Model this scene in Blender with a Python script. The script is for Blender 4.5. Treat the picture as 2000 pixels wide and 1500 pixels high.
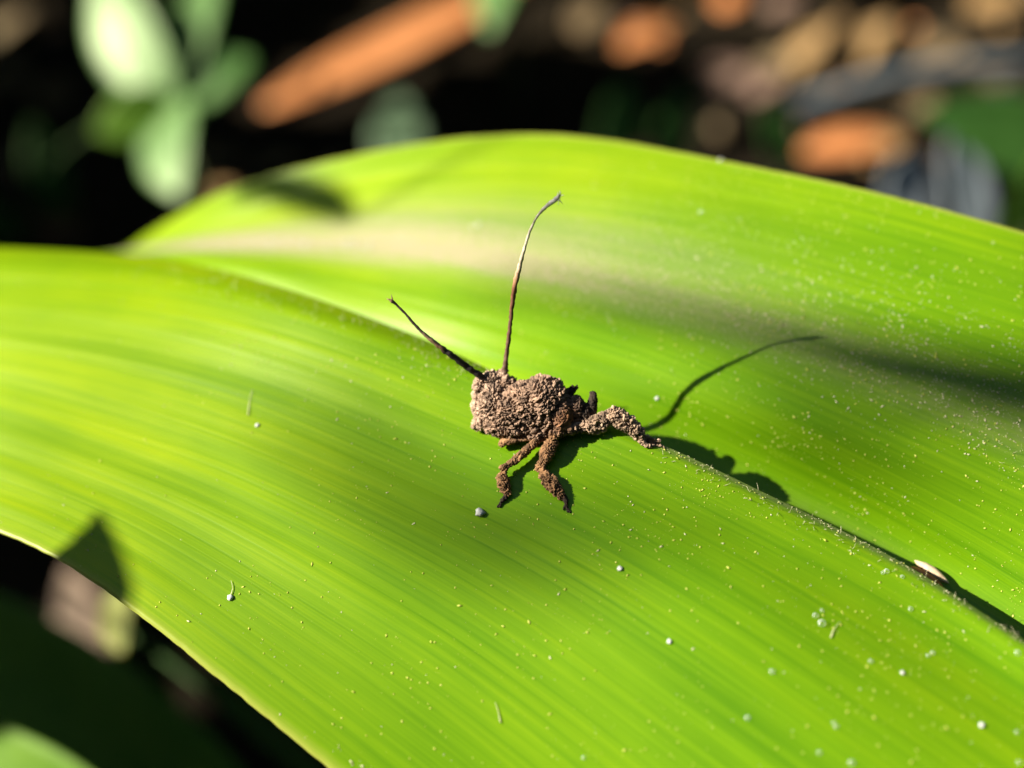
import bpy, bmesh, math, random
import numpy as np
from mathutils import Vector, Matrix, noise
from mathutils.bvhtree import BVHTree

# ------------------------------------------------------------------ camera, sky, sun, exposure
K = 0.001                                    # all coordinates below are millimetres
D = 120.0                                    # distance to the insect
PITCH = math.radians(38.0)
TH = math.tan(math.radians(45.0) / 2)
CP, SP = math.cos(PITCH), math.sin(PITCH)
CAM = np.array([0.0, -D * CP, D * SP])
FW = np.array([0.0, CP, -SP]); UP = np.array([0.0, SP, CP]); RT = np.array([1.0, 0.0, 0.0])
SUN = np.array([-0.832, -0.076, 0.547]); SUN /= np.linalg.norm(SUN)

sc = bpy.context.scene
C = sc.collection
for o in list(bpy.data.objects):
    bpy.data.objects.remove(o)

cd = bpy.data.cameras.new('camera'); cam = bpy.data.objects.new('camera', cd); C.objects.link(cam)
cam.location = Vector(CAM * K); cam.rotation_euler = (math.pi / 2 - PITCH, 0, 0)
cd.sensor_width = 36.0; cd.lens = 18.0 / TH
cd.clip_start = 0.002; cd.clip_end = 60.0
cd.dof.use_dof = True; cd.dof.focus_distance = 0.1145; cd.dof.aperture_fstop = 8.8
sc.camera = cam

w = bpy.data.worlds.new('World'); sc.world = w; w.use_nodes = True
wn = w.node_tree.nodes; wl = w.node_tree.links
bgn = wn['Background']; sky = wn.new('ShaderNodeTexSky'); sky.sky_type = 'NISHITA'; sky.sun_disc = False
sky.sun_elevation = math.asin(SUN[2]); sky.sun_rotation = math.atan2(SUN[0], SUN[1])
wl.new(sky.outputs[0], bgn.inputs[0]); bgn.inputs[1].default_value = 0.07

sl = bpy.data.lights.new('sun', 'SUN'); so = bpy.data.objects.new('sun', sl); C.objects.link(so)
sl.energy = 5.0; sl.angle = math.radians(0.53); sl.color = (1.0, 0.95, 0.86)
so.rotation_euler = Vector(SUN).to_track_quat('Z', 'Y').to_euler(); so.location = Vector(SUN * 2)

sc.view_settings.view_transform = 'Standard'; sc.view_settings.look = 'None'
sc.view_settings.exposure = 1.72; sc.view_settings.gamma = 1.0; sc.view_settings.use_curve_mapping = False
sc.render.engine = 'CYCLES'
sc.cycles.use_denoising = True
sc.cycles.max_bounces = 8; sc.cycles.diffuse_bounces = 4; sc.cycles.transmission_bounces = 6; sc.cycles.glossy_bounces = 3
sc.cycles.caustics_reflective = False; sc.cycles.caustics_refractive = False
sc.cycles.sample_clamp_indirect = 6.0

RNG = random.Random(7)
NR = np.random.default_rng(7)

# ------------------------------------------------------------------ helpers
def P(px, py, d):
    """point seen at photograph pixel (px, py), d millimetres deep"""
    return CAM + d * (FW + (px - 1000) / 1000 * TH * RT + (750 - py) / 1000 * TH * UP)

def proj(p):
    q = np.asarray(p, float) - CAM
    d = q @ FW
    return 1000 + (q @ RT) / d / TH * 1000, 750 - (q @ UP) / d / TH * 1000, d

GZ = -200.0
def ground_h(x, y):
    return GZ + 14 * noise.noise((x * .006, y * .006, 1.7)) + 5 * noise.noise((x * .02, y * .02, 4.1))
def G(px, py, lift=0.0):
    """where the ray through a pixel meets the ground"""
    r = FW + (px - 1000) / 1000 * TH * RT + (750 - py) / 1000 * TH * UP
    z = GZ + lift
    for _ in range(6):
        d = (z - CAM[2]) / r[2]; p = CAM + d * r
        z = ground_h(p[0], p[1]) + lift
    return p

def tag(o, label=None, cat=None, group=None, kind=None):
    if label: o['label'] = label
    if cat: o['category'] = cat
    if group: o['group'] = group
    if kind: o['kind'] = kind
    return o

def empty(name, loc):
    o = bpy.data.objects.new(name, None); C.objects.link(o)
    o.location = Vector(np.asarray(loc, float) * K); o.empty_display_size = 0.005
    o['o_mm'] = [float(v) for v in loc]
    return o

def mk(name, verts, faces, mat, parent=None, origin=None, smooth=True):
    """one mesh object; verts are world millimetres"""
    v = np.asarray(verts, float)
    if parent is not None:
        org = np.array(parent['o_mm'])
    else:
        org = np.asarray(origin if origin is not None else v.mean(axis=0), float)
    me = bpy.data.meshes.new(name)
    me.from_pydata(((v - org) * K).tolist(), [], [list(map(int, f)) for f in faces])
    me.update()
    bm = bmesh.new(); bm.from_mesh(me); bmesh.ops.recalc_face_normals(bm, faces=bm.faces); bm.to_mesh(me); bm.free()
    if smooth:
        me.polygons.foreach_set('use_smooth', [True] * len(me.polygons))
    for m in (mat if isinstance(mat, (list, tuple)) else [mat]):
        me.materials.append(m)
    o = bpy.data.objects.new(name, me); C.objects.link(o)
    if parent is not None:
        o.parent = parent
        o['o_mm'] = list(parent['o_mm'])
    else:
        o.location = Vector(org * K)
        o['o_mm'] = [float(a) for a in org]
    return o

def strip_props():
    for o in bpy.data.objects:
        if 'o_mm' in o: del o['o_mm']

def nrm(v):
    v = np.asarray(v, float); return v / max(np.linalg.norm(v), 1e-9)

def grid_faces(n, m, off=0, flip=False):
    f = []
    for i in range(n - 1):
        for j in range(m - 1):
            a = off + i * m + j
            q = (a, a + 1, a + m + 1, a + m)
            f.append(q[::-1] if flip else q)
    return f

def catmull(pts, n):
    pts = np.asarray(pts, float); k = len(pts)
    q = np.vstack([2 * pts[0] - pts[1], pts, 2 * pts[-1] - pts[-2]])
    out = []
    for u in np.linspace(0, k - 1 - 1e-9, n):
        i = int(u); t = u - i
        a, b, c, d = q[i], q[i + 1], q[i + 2], q[i + 3]
        out.append(.5 * (2 * b + (c - a) * t + (2 * a - 5 * b + 4 * c - d) * t * t + (3 * b - a - 3 * c + d) * t ** 3))
    return np.array(out)

def tube(pts, rad, n=10, seg=24, rough=0.0, sd=0.0, lump=1.0):
    """tapered tube through points, closed ends -> verts, faces, t"""
    c = catmull(pts, seg); r = catmull(np.asarray(rad, float)[:, None], seg)[:, 0]
    V = []; F = []; T = []
    ref = np.array([.3, .1, 1.0])
    for i in range(seg):
        t = nrm(c[min(i + 1, seg - 1)] - c[max(i - 1, 0)])
        a = nrm(np.cross(t, ref)); b = np.cross(t, a)
        for j in range(n):
            th = 2 * math.pi * j / n
            dirv = a * math.cos(th) + b * math.sin(th)
            p = c[i] + dirv * r[i]
            if rough:
                k = 1 + rough * (noise.noise(Vector(p * lump + sd)) + .6 * noise.noise(Vector(p * lump * 2.7 + sd)))
                p = c[i] + dirv * r[i] * k
            V.append(p); T.append(i / (seg - 1))
    F = []
    for i in range(seg - 1):
        for j in range(n):
            a = i * n + j; b = i * n + (j + 1) % n
            F.append((a, b, b + n, a + n))
    V.append(c[0]); T.append(0.); V.append(c[-1]); T.append(1.)
    e0, e1 = len(V) - 2, len(V) - 1
    for j in range(n):
        F.append((e0, (j + 1) % n, j)); F.append((e1, (seg - 1) * n + j, (seg - 1) * n + (j + 1) % n))
    return np.array(V), F, np.array(T)

def ico(sub=1):
    bm = bmesh.new(); bmesh.ops.create_icosphere(bm, subdivisions=sub, radius=1)
    v = np.array([q.co[:] for q in bm.verts]); f = [[q.index for q in p.verts] for p in bm.faces]
    bm.free(); return v, f

def frame_of(n, a=None):
    n = nrm(n); a = np.array([1., 0, 0]) if a is None else a
    x = nrm(a - n * (a @ n)); return np.stack([x, np.cross(n, x), n])

# ------------------------------------------------------------------ materials
class NT:
    def __init__(s, name):
        s.m = bpy.data.materials.new(name); s.m.use_nodes = True
        s.t = s.m.node_tree; s.t.nodes.clear()
        s.out = s.t.nodes.new('ShaderNodeOutputMaterial')
    def n(s, typ, **kw):
        nd = s.t.nodes.new(typ)
        for k, v in kw.items():
            if k == 'ins':
                for kk, vv in v.items():
                    if isinstance(vv, bpy.types.NodeSocket): s.t.links.new(vv, nd.inputs[kk])
                    else: nd.inputs[kk].default_value = vv
            else: setattr(nd, k, v)
        return nd
    def ramp(s, fac, stops):
        r = s.n('ShaderNodeValToRGB'); s.t.links.new(fac, r.inputs[0])
        e = r.color_ramp.elements
        while len(e) < len(stops): e.new(.5)
        for q, (p, c) in zip(e, stops): q.position = p; q.color = tuple(c) + (1,) if len(c) == 3 else c
        return r.outputs[0]
    def mix(s, fac, a, b, typ='MIX'):
        m = s.n('ShaderNodeMix', data_type='RGBA', blend_type=typ)
        for i, v in ((0, fac), (6, a), (7, b)):
            if isinstance(v, bpy.types.NodeSocket): s.t.links.new(v, m.inputs[i])
            else: m.inputs[i].default_value = v if i == 0 else tuple(v) + (1,) if len(v) == 3 else v
        return m.outputs[2]
    def math(s, op, a, b=0.0, c=0.0):
        m = s.n('ShaderNodeMath', operation=op)
        for i, v in enumerate((a, b, c)):
            if isinstance(v, bpy.types.NodeSocket): s.t.links.new(v, m.inputs[i])
            else: m.inputs[i].default_value = v
        return m.outputs[0]

def leaf_shader(t, col, trans, rough, bump=None, tfac=.35, ior=1.45, cap=.06):
    d = t.n('ShaderNodeBsdfDiffuse'); tr = t.n('ShaderNodeBsdfTranslucent'); g = t.n('ShaderNodeBsdfGlossy'); g.inputs[0].default_value = (.95, 1., .7, 1)
    for sock, v in ((d.inputs[0], col), (tr.inputs[0], trans), (g.inputs['Roughness'], rough)):
        if isinstance(v, bpy.types.NodeSocket): t.t.links.new(v, sock)
        else: sock.default_value = v if isinstance(v, float) else tuple(v) + (1,)
    fr = t.n('ShaderNodeFresnel', ins={0: ior}); fac = t.math('MINIMUM', fr.outputs[0], cap)
    if bump is not None:
        for nd in (d, g): t.t.links.new(bump, nd.inputs['Normal'])
        t.t.links.new(bump, fr.inputs['Normal'])
    m1 = t.n('ShaderNodeMixShader', ins={0: tfac, 1: d.outputs[0], 2: tr.outputs[0]})
    m2 = t.n('ShaderNodeMixShader', ins={0: fac, 1: m1.outputs[0], 2: g.outputs[0]})
    t.t.links.new(m2.outputs[0], t.out.inputs[0])

def mat_main_leaf():
    t = NT('strap_leaf_green')
    uv = t.n('ShaderNodeUVMap', uv_map='mm').outputs[0]
    def nz(sx, sy, detail=3., rough=.55, sc=1.):
        mp = t.n('ShaderNodeMapping', ins={0: uv}); mp.inputs['Scale'].default_value = (sx, sy, 1)
        return t.n('ShaderNodeTexNoise', noise_dimensions='2D', ins={'Vector': mp.outputs[0], 'Scale': sc, 'Detail': detail, 'Roughness': rough}).outputs[0]
    broad = nz(.008, .16, 2.)                    # broad longitudinal bands
    vein = nz(.012, .75, 3., .6)                 # parallel veins
    fine = nz(.05, 3.2, 3., .6)
    cell = nz(2.2, 5.0, 2.)
    mott = nz(.06, .09, 3.)
    sx = t.n('ShaderNodeSeparateXYZ', ins={0: uv}).outputs[1]
    wob = nz(.01, .35, 2.)
    line = t.math('SINE', t.math('ADD', t.math('MULTIPLY', sx, 2 * math.pi / 1.25), t.math('MULTIPLY', wob, 7.)))
    line = t.math('MULTIPLY', t.ramp_f(line, .55, 1.), t.ramp_f(nz(.02, .9, 2.), .35, .65))
    sx2 = t.math('SINE', t.math('ADD', t.math('MULTIPLY', sx, 2 * math.pi / .31), t.math('MULTIPLY', wob, 16.)))
    v = t.math('ADD', t.math('MULTIPLY', broad, .34), t.math('ADD', t.math('MULTIPLY', vein, .36), t.math('MULTIPLY', fine, .30)))
    v = t.math('ADD', v, t.math('MULTIPLY', t.math('SUBTRACT', mott, .5), .22))
    v = t.math('SUBTRACT', v, t.math('ADD', t.math('MULTIPLY', line, .07), t.math('MULTIPLY', sx2, .012)))
    col = t.ramp(v, [(.30, (.075, .19, .0012)), (.50, (.125, .255, .0015)), (.70, (.19, .32, .0018))])
    trn = t.ramp(v, [(.30, (.16, .40, .0015)), (.50, (.26, .50, .0018)), (.70, (.38, .58, .002))])
    sun_tint = t.n('ShaderNodeAttribute', attribute_name='sun_tint').outputs['Fac']      # sunlight put into the colour: paler, yellower toward the tip and far margin
    col = t.mix(sun_tint, col, t.mix(1., col, (1.45, 1.12, 1.)  , 'MULTIPLY')); trn = t.mix(sun_tint, trn, t.mix(1., trn, (1.35, 1.1, 1.), 'MULTIPLY'))
    # dust and fuzz lying on the blade (fold, groove lip); its left end also paints the sun's sheen
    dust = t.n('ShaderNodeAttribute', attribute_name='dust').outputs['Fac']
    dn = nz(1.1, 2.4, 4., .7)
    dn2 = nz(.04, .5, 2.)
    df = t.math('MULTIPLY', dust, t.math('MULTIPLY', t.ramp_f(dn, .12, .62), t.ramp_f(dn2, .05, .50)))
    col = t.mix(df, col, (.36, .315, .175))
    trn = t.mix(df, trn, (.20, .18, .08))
    rim = t.n('ShaderNodeAttribute', attribute_name='rim').outputs['Fac']
    col = t.mix(rim, col, (.34, .36, .06)); trn = t.mix(rim, trn, (.45, .50, .06))
    h = t.math('ADD', t.math('SUBTRACT', t.math('MULTIPLY', vein, .7), t.math('MULTIPLY', line, .5)), t.math('ADD', t.math('MULTIPLY', fine, .35), t.math('MULTIPLY', cell, .05)))
    bp = t.n('ShaderNodeBump', ins={'Strength': .16, 'Distance': .00012, 'Height': h})
    rg = t.math('ADD', .34, t.math('MULTIPLY', fine, .06))
    leaf_shader(t, col, trn, rg, bp.outputs[0], tfac=.36, ior=1.28, cap=.03)
    return t.m
def _ramp_f(s, x, a, b):
    m = s.n('ShaderNodeMapRange', ins={0: x, 1: a, 2: b, 3: 0., 4: 1.}); return m.outputs[0]
NT.ramp_f = _ramp_f

def mat_plain_leaf(name, c0, c1, rough=.4, tfac=.3, scale=120., ior=1.28, cap=.06):
    t = NT(name)
    tc = t.n('ShaderNodeTexCoord').outputs['Object']
    a = t.n('ShaderNodeTexNoise', ins={'Vector': tc, 'Scale': scale, 'Detail': 4.}).outputs[0]
    b = t.n('ShaderNodeTexNoise', ins={'Vector': tc, 'Scale': scale * 6, 'Detail': 3.}).outputs[0]
    f = t.math('ADD', t.math('MULTIPLY', a, .7), t.math('MULTIPLY', b, .3))
    col = t.ramp(f, [(.35, c0), (.65, c1)])
    bp = t.n('ShaderNodeBump', ins={'Strength': .4, 'Distance': .0006, 'Height': b})
    leaf_shader(t, col, t.mix(.5, col, c1), rough, bp.outputs[0], tfac, ior, cap)
    return t.m

def mat_rough(name, stops, scale, rough=.9, bump=.5, dist=.0005, attr=None):
    t = NT(name)
    tc = t.n('ShaderNodeTexCoord').outputs['Object']
    a = t.n('ShaderNodeTexNoise', ins={'Vector': tc, 'Scale': scale, 'Detail': 6., 'Roughness': .65}).outputs[0]
    col = t.ramp(a, stops)
    if attr:
        ac = t.n('ShaderNodeAttribute', attribute_name=attr).outputs['Color']
        col = t.mix(1.0, ac, col, 'MULTIPLY')
    b = t.n('ShaderNodeBump', ins={'Strength': bump, 'Distance': dist, 'Height': a})
    p = t.n('ShaderNodeBsdfPrincipled', ins={'Base Color': col, 'Roughness': rough, 'Normal': b.outputs[0]})
    p.inputs['Specular IOR Level'].default_value = .3
    t.t.links.new(p.outputs[0], t.out.inputs[0]); return t.m

def mat_soil():
    t = NT('dark_humus_soil')
    tc = t.n('ShaderNodeTexCoord').outputs['Object']
    a = t.n('ShaderNodeTexNoise', ins={'Vector': tc, 'Scale': 14., 'Detail': 8., 'Roughness': .7}).outputs[0]
    b = t.n('ShaderNodeTexNoise', ins={'Vector': tc, 'Scale': 120., 'Detail': 5.}).outputs[0]
    col = t.ramp(a, [(.35, (.006, .0045, .0025)), (.55, (.014, .010, .005)), (.75, (.030, .020, .010))])
    bp = t.n('ShaderNodeBump', ins={'Strength': .8, 'Distance': .006, 'Height': t.math('ADD', a, b)})
    p = t.n('ShaderNodeBsdfPrincipled', ins={'Base Color': col, 'Roughness': 1., 'Normal': bp.outputs[0]})
    p.inputs['Specular IOR Level'].default_value = .05
    t.t.links.new(p.outputs[0], t.out.inputs[0]); return t.m

def mat_drop():
    t = NT('water_bright_rim')
    tr = t.n('ShaderNodeBsdfTransparent', ins={0: (1., 1., 1., 1)}); g = t.n('ShaderNodeBsdfGlossy', ins={'Roughness': .18})
    w_ = t.n('ShaderNodeBsdfDiffuse', ins={0: (.95, .95, .88, 1)})
    fr = t.n('ShaderNodeLayerWeight', ins={0: .5}).outputs['Facing']
    a = t.n('ShaderNodeMixShader', ins={0: t.ramp_f(fr, .25, .95), 1: tr.outputs[0], 2: w_.outputs[0]})  # white diffuse rim paints the bright ring of light on the drop
    b = t.n('ShaderNodeMixShader', ins={0: .07, 1: a.outputs[0], 2: g.outputs[0]})
    t.t.links.new(b.outputs[0], t.out.inputs[0]); return t.m

M = {}
M['leaf'] = mat_main_leaf()
M['soil'] = mat_soil()
M['drop'] = mat_drop()
M['chalk'] = mat_rough('chalky_crumb', [(.3, (.36, .36, .31)), (.7, (.60, .60, .54))], 3000., .8)
M['speck'] = mat_plain_leaf('yellow_speck', (.40, .46, .05), (.72, .70, .16), .35, .35, 900.)
M['dustgrain'] = mat_plain_leaf('pale_dust_grain', (.42, .40, .18), (.72, .67, .42), .5, .2, 900.)
M['crust'] = mat_rough('brown_crust', [(.30, (.55, .50, .46)), (.50, (.95, .93, .92)), (.68, (1.35, 1.33, 1.3))], 1800., .95, .6, .00008, 'tint')
M['stalk'] = mat_rough('stalk_fibre', [(.30, (.5, .45, .4)), (.60, (1., 1., 1.))], 1500., .6, .6, .0001, 'tint')
M['seedcream'] = mat_rough('seed_cream', [(.3, (.34, .23, .13)), (.7, (.52, .40, .26))], 1400., .7, .5, .0001)
M['seedbrown'] = mat_rough('seed_brown', [(.3, (.28, .09, .014)), (.7, (.46, .19, .04))], 1400., .45, .3, .0001)
M['pale'] = mat_plain_leaf('pale_green_leaf', (.032, .105, .014), (.075, .18, .032), .5, .3, 60., 1.5, .08)
M['deep'] = mat_plain_leaf('deep_green_leaf', (.012, .05, .006), (.03, .09, .012), .6, .25, 40.)
M['dim'] = mat_plain_leaf('dim_grey_green_leaf', (.06, .10, .05), (.11, .16, .09), .5, .2, 40.)
M['yellow'] = mat_plain_leaf('yellow_green_leaf', (.10, .11, .008), (.17, .17, .012), .6, .3, 40.)
M['mid'] = mat_plain_leaf('mid_green_leaf', (.05, .14, .006), (.10, .20, .010), .6, .35, 40.)
M['orange'] = mat_plain_leaf('orange_dry_leaf', (.42, .145, .042), (.60, .235, .08), .6, .2, 40.)
M['tan'] = mat_plain_leaf('tan_dry_leaf', (.22, .125, .045), (.37, .22, .09), .6, .2, 40.)
M['pink'] = mat_plain_leaf('pinkish_dry_leaf', (.15, .085, .06), (.27, .165, .12), .6, .2, 40.)
M['umber'] = mat_plain_leaf('umber_dry_leaf', (.07, .04, .018), (.14, .085, .04), .7, .15, 40.)
M['grey'] = mat_plain_leaf('grey_weathered_leaf', (.13, .15, .16), (.24, .27, .29), .5, .2, 40.)
M['stem'] = mat_rough('plant_stem', [(.3, (.03, .04, .012)), (.7, (.07, .08, .03))], 200., .7)

# ------------------------------------------------------------------ the ground
def build_ground():
    xs = np.concatenate([-np.geomspace(30000, 900, 12), np.linspace(-850, 850, 110), np.geomspace(900, 30000, 12)])
    ys = np.concatenate([-np.geomspace(30000, 400, 12), np.linspace(-350, 1400, 110), np.geomspace(1500, 30000, 12)])
    V = [(x, y, ground_h(x, y) + (3.5 * noise.noise((x * .09, y * .09, 2)) if abs(x) < 900 and -400 < y < 1450 else 0)) for x in xs for y in ys]
    o = mk('ground', V, grid_faces(len(xs), len(ys), flip=True), M['soil'], origin=(0, 0, GZ))
    tag(o, kind='structure', label='dark humus soil under the plants')
build_ground()

# ------------------------------------------------------------------ the big strap leaf (thing: strap_leaf > blade)
ROWS = [   # t value, points (px, py, depth) from the right end to the left end
 (0.0, [(1800, 2480, 90), (1400, 2140, 96.5), (1000, 1800, 103), (640, 1500, 107.5), (420, 1320, 110.5), (270, 1200, 113.5), (100, 1085, 117.8), (0, 1040, 120.5), (-220, 985, 128), (-520, 1010, 150)]),
 (1.0, [(2300, 2270, 88), (1700, 1800, 97), (1300, 1500, 104), (950, 1235, 110.2), (650, 1060, 115.2), (400, 940, 120.8), (150, 850, 127), (0, 800, 132), (-260, 770, 147), (-520, 800, 161)]),
 (2.0, [(2500, 1920, 91), (1900, 1490, 101), (1500, 1220, 106.8), (1150, 1020, 112.8), (850, 890, 118.6), (560, 770, 124.2), (290, 690, 131.5), (0, 645, 141), (-240, 630, 152), (-500, 670, 166)]),
 (3.0, [(2500, 1640, 96), (2000, 1345, 105), (1700, 1160, 109.5), (1400, 1000, 113), (1150, 880, 116.5), (900, 775, 120.6), (640, 675, 125.2), (290, 590, 136.5), (0, 565, 147), (-240, 570, 158), (-460, 600, 172)]),
 (3.75, [(2500, 1545, 99), (2000, 1263, 106), (1800, 1134, 110.2), (1500, 980, 113.2), (1270, 872, 115.4), (1080, 800, 118.4), (920, 726, 121.9), (640, 622, 127), (290, 532, 141.5), (0, 510, 152), (-240, 520, 164)]),
 (4.0, [(2500, 1528, 100), (2000, 1250, 107.2), (1800, 1120, 111.3), (1500, 966, 114.4), (1270, 858, 116.6), (1080, 783, 120.2), (920, 704, 124.8), (640, 592, 131.5), (290, 502, 149), (0, 484, 160)]),
 (4.12, [(2500, 1532, 102), (2000, 1264, 113.6), (1800, 1136, 118), (1500, 983, 121.6), (1270, 880, 122.8), (1080, 812, 124.6), (920, 742, 131.5), (640, 640, 145), (290, 535, 169), (0, 505, 184)]),
 (4.30, [(2500, 1510, 102.4), (2000, 1214, 114.6), (1800, 1080, 119.2), (1500, 927, 123), (1270, 830, 124.4), (1080, 780, 126), (920, 720, 133), (640, 622, 146), (290, 522, 171), (0, 500, 187)]),
 (5.0, [(2400, 1350, 107), (2000, 1095, 114.9), (1600, 880, 120.2), (1300, 735, 124.6), (1050, 655, 131.5), (700, 565, 146), (450, 515, 160), (285, 500, 177), (60, 500, 201)]),
 (6.0, [(2400, 965, 112.5), (2000, 820, 117.5), (1800, 742, 120), (1500, 640, 125), (1200, 562, 132.5), (900, 500, 143), (600, 478, 158), (310, 486, 179), (120, 505, 200)]),
 (7.0, [(2400, 730, 118), (2000, 612, 122), (1700, 520, 127), (1400, 440, 133.5), (1100, 395, 142), (850, 385, 151), (600, 415, 165), (350, 465, 184), (160, 510, 204)]),
 (8.0, [(2400, 570, 124), (2000, 452, 127), (1700, 372, 131.5), (1400, 311, 139), (1100, 263, 148.5), (850, 275, 157), (650, 312, 167), (450, 368, 177), (330, 430, 190), (200, 515, 207)]),
]
SDIR = np.array([.91, -.41, 0.])

def natural_spline(x, y, xq):
    n = len(x); h = np.diff(x)
    A = np.eye(n); r = np.zeros((n, y.shape[1]))
    for i in range(1, n - 1):
        A[i, i - 1] = h[i - 1]; A[i, i] = 2 * (h[i - 1] + h[i]); A[i, i + 1] = h[i]
        r[i] = 6 * ((y[i + 1] - y[i]) / h[i] - (y[i] - y[i - 1]) / h[i - 1])
    m = np.linalg.solve(A, r)
    xc = np.clip(xq, x[0], x[-1]); k = np.clip(np.searchsorted(x, xc) - 1, 0, n - 2)
    a = (x[k + 1] - xc)[:, None]; b = (xc - x[k])[:, None]; hk = h[k][:, None]
    out = m[k] * a ** 3 / (6 * hk) + m[k + 1] * b ** 3 / (6 * hk) + (y[k] / hk - m[k] * hk / 6) * a + (y[k + 1] / hk - m[k + 1] * hk / 6) * b
    # linear beyond the ends
    d0 = (y[1] - y[0]) / h[0] - h[0] * m[1] / 6; d1 = (y[-1] - y[-2]) / h[-1] + h[-1] * m[-2] / 6
    lo = xq < x[0]; hi = xq > x[-1]
    out[lo] = y[0] + (xq[lo] - x[0])[:, None] * d0; out[hi] = y[-1] + (xq[hi] - x[-1])[:, None] * d1
    return out

def pchip(x, Y, xq):
    """Y: (n, ...) -> (len(xq), ...)"""
    h = np.diff(x); sh = (-1,) + (1,) * (Y.ndim - 1); H = h.reshape(sh)
    dl = np.diff(Y, axis=0) / H
    m = np.zeros_like(Y)
    w1 = 2 * H[1:] + H[:-1]; w2 = H[1:] + 2 * H[:-1]
    same = dl[:-1] * dl[1:] > 0
    with np.errstate(all='ignore'):
        hm = (w1 + w2) / (w1 / dl[:-1] + w2 / dl[1:])
    m[1:-1] = np.where(same, hm, 0)
    m[0] = dl[0]; m[-1] = dl[-1]
    k = np.clip(np.searchsorted(x, xq, side='right') - 1, 0, len(x) - 2)
    hk = h[k].reshape(sh); t = ((xq - x[k]) / h[k]).reshape(sh)
    return (Y[k] * (1 + 2 * t) * (1 - t) ** 2 + hk * m[k] * t * (1 - t) ** 2 + Y[k + 1] * t * t * (3 - 2 * t) + hk * m[k + 1] * t * t * (t - 1))

NS = 420
SQ = np.concatenate([np.linspace(-150, -75, 40, endpoint=False), np.linspace(-75, 80, 330, endpoint=False), np.linspace(80, 190, 50)])
TQ = np.concatenate([np.linspace(0, 3.6, 110, endpoint=False), np.linspace(3.6, 4.5, 60, endpoint=False), np.linspace(4.5, 8, 110)])
TV = np.array([r[0] for r in ROWS])
rows3 = []
for tv, pts in ROWS:
    q = np.array([P(*p) for p in pts]); s = q @ SDIR
    i = np.argsort(s); rows3.append(natural_spline(s[i], q[i], SQ))
LG = pchip(TV, np.array(rows3), TQ)            # (nt, ns, 3)
# smooth away the knots, keep the groove crisp
wgt = np.clip((np.abs(TQ - 4.08) - .10) / .5, 0, 1)[:, None, None]
for _ in range(60):
    a = LG.copy(); a[1:-1] = .5 * LG[1:-1] + .25 * (LG[:-2] + LG[2:])
    LG = LG * (1 - wgt) + a * wgt
    a = LG.copy(); a[:, 1:-1] = .5 * LG[:, 1:-1] + .25 * (LG[:, :-2] + LG[:, 2:]); LG = a
# the blade narrows to its tip far off to the left and to its sheath far off to the right
im = int(np.argmin(np.abs(TQ - 4.12)))
mid = LG[im].copy()
for j, s in enumerate(SQ):
    if s < -80:
        f = max(.02, math.cos((-80 - s) / 70 * math.pi / 2)); LG[:, j] = mid[j] + (LG[:, j] - mid[j]) * f
        LG[:, j, 2] -= .004 * (-80 - s) ** 2
    if s > 85:
        f = 1 - .55 * min(1, (s - 85) / 105); LG[:, j] = mid[j] + (LG[:, j] - mid[j]) * f
# gentle ribbing and waviness
du = np.gradient(LG, axis=1); dv = np.gradient(LG, axis=0)
LN = np.cross(du, dv); LN /= np.linalg.norm(LN, axis=2, keepdims=True) + 1e-12
if LN[len(TQ) // 3, NS // 2, 2] < 0: LN = -LN
arc = np.concatenate([[0], np.cumsum(np.linalg.norm(np.diff(LG[:, NS // 2], axis=0), axis=1))]); arc -= arc[im]
for i in range(len(TQ)):
    far = min(1, abs(TQ[i] - 4.08) / .5)
    for j in range(0, NS):
        n_ = .10 * noise.noise((SQ[j] * .012, arc[i] * .42, 3.3)) + .035 * noise.noise((SQ[j] * .02, arc[i] * 1.3, 8.3))
        LG[i, j] += LN[i, j] * n_ * far
nt = len(TQ)
# slightly ragged margins
for j in range(NS):
    for e, sg in ((0, 1), (nt - 1, -1)):
        w_ = .08 * noise.noise((SQ[j] * .22, e, 2.)) + .07 * noise.noise((SQ[j] * .9, e, 5.)) + .25 * max(0, noise.noise((SQ[j] * .35, e, 9.)) - .45)
        for k_ in range(5):
            i_ = e + sg * k_
            LG[i_, j] += nrm(LG[e + sg * 6, j] - LG[e, j]) * w_ * (1 - k_ / 5)
UVG = np.zeros((nt, NS, 2)); UVG[..., 0] = SQ[None, :]; UVG[..., 1] = arc[:, None]
TG = np.repeat(TQ[:, None], NS, 1); SG = np.repeat(SQ[None, :], nt, 0)
bell = lambda x, c, w_: np.exp(-((x - c) / w_) ** 2)
sm = lambda x, a, b: np.clip((x - a) / (b - a), 0, 1) ** 2 * (3 - 2 * np.clip((x - a) / (b - a), 0, 1))
DUST_SHEEN = (.38 + .85 * sm(SG, 18, -35)) * bell(TG, 6.0 + .02 * noise.noise((1, 2, 3)), .26 + .10 * sm(SG, 5, -35)) + .75 * bell(TG, 6.4, .5) * sm(SG, 35, -25) + .45 * bell(TG, 3.98, .16) * sm(SG, -8, 12)  # fold and lip dust, left end boosted as a painted sun sheen
SUN_TINT = np.clip(sm(SG, 8, -42) * (TG < 4.05) + (TG >= 4.05) * sm(SG, 10, -40) * .6 + sm(TG, 6.3, 7.6) * sm(SG, 40, -10), 0, 1)  # painted sunlight: yellower left end and far margin
RIM = np.clip(1 - TG / .05, 0, 1) + np.clip(1 - (8 - TG) / .06, 0, 1)

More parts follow.
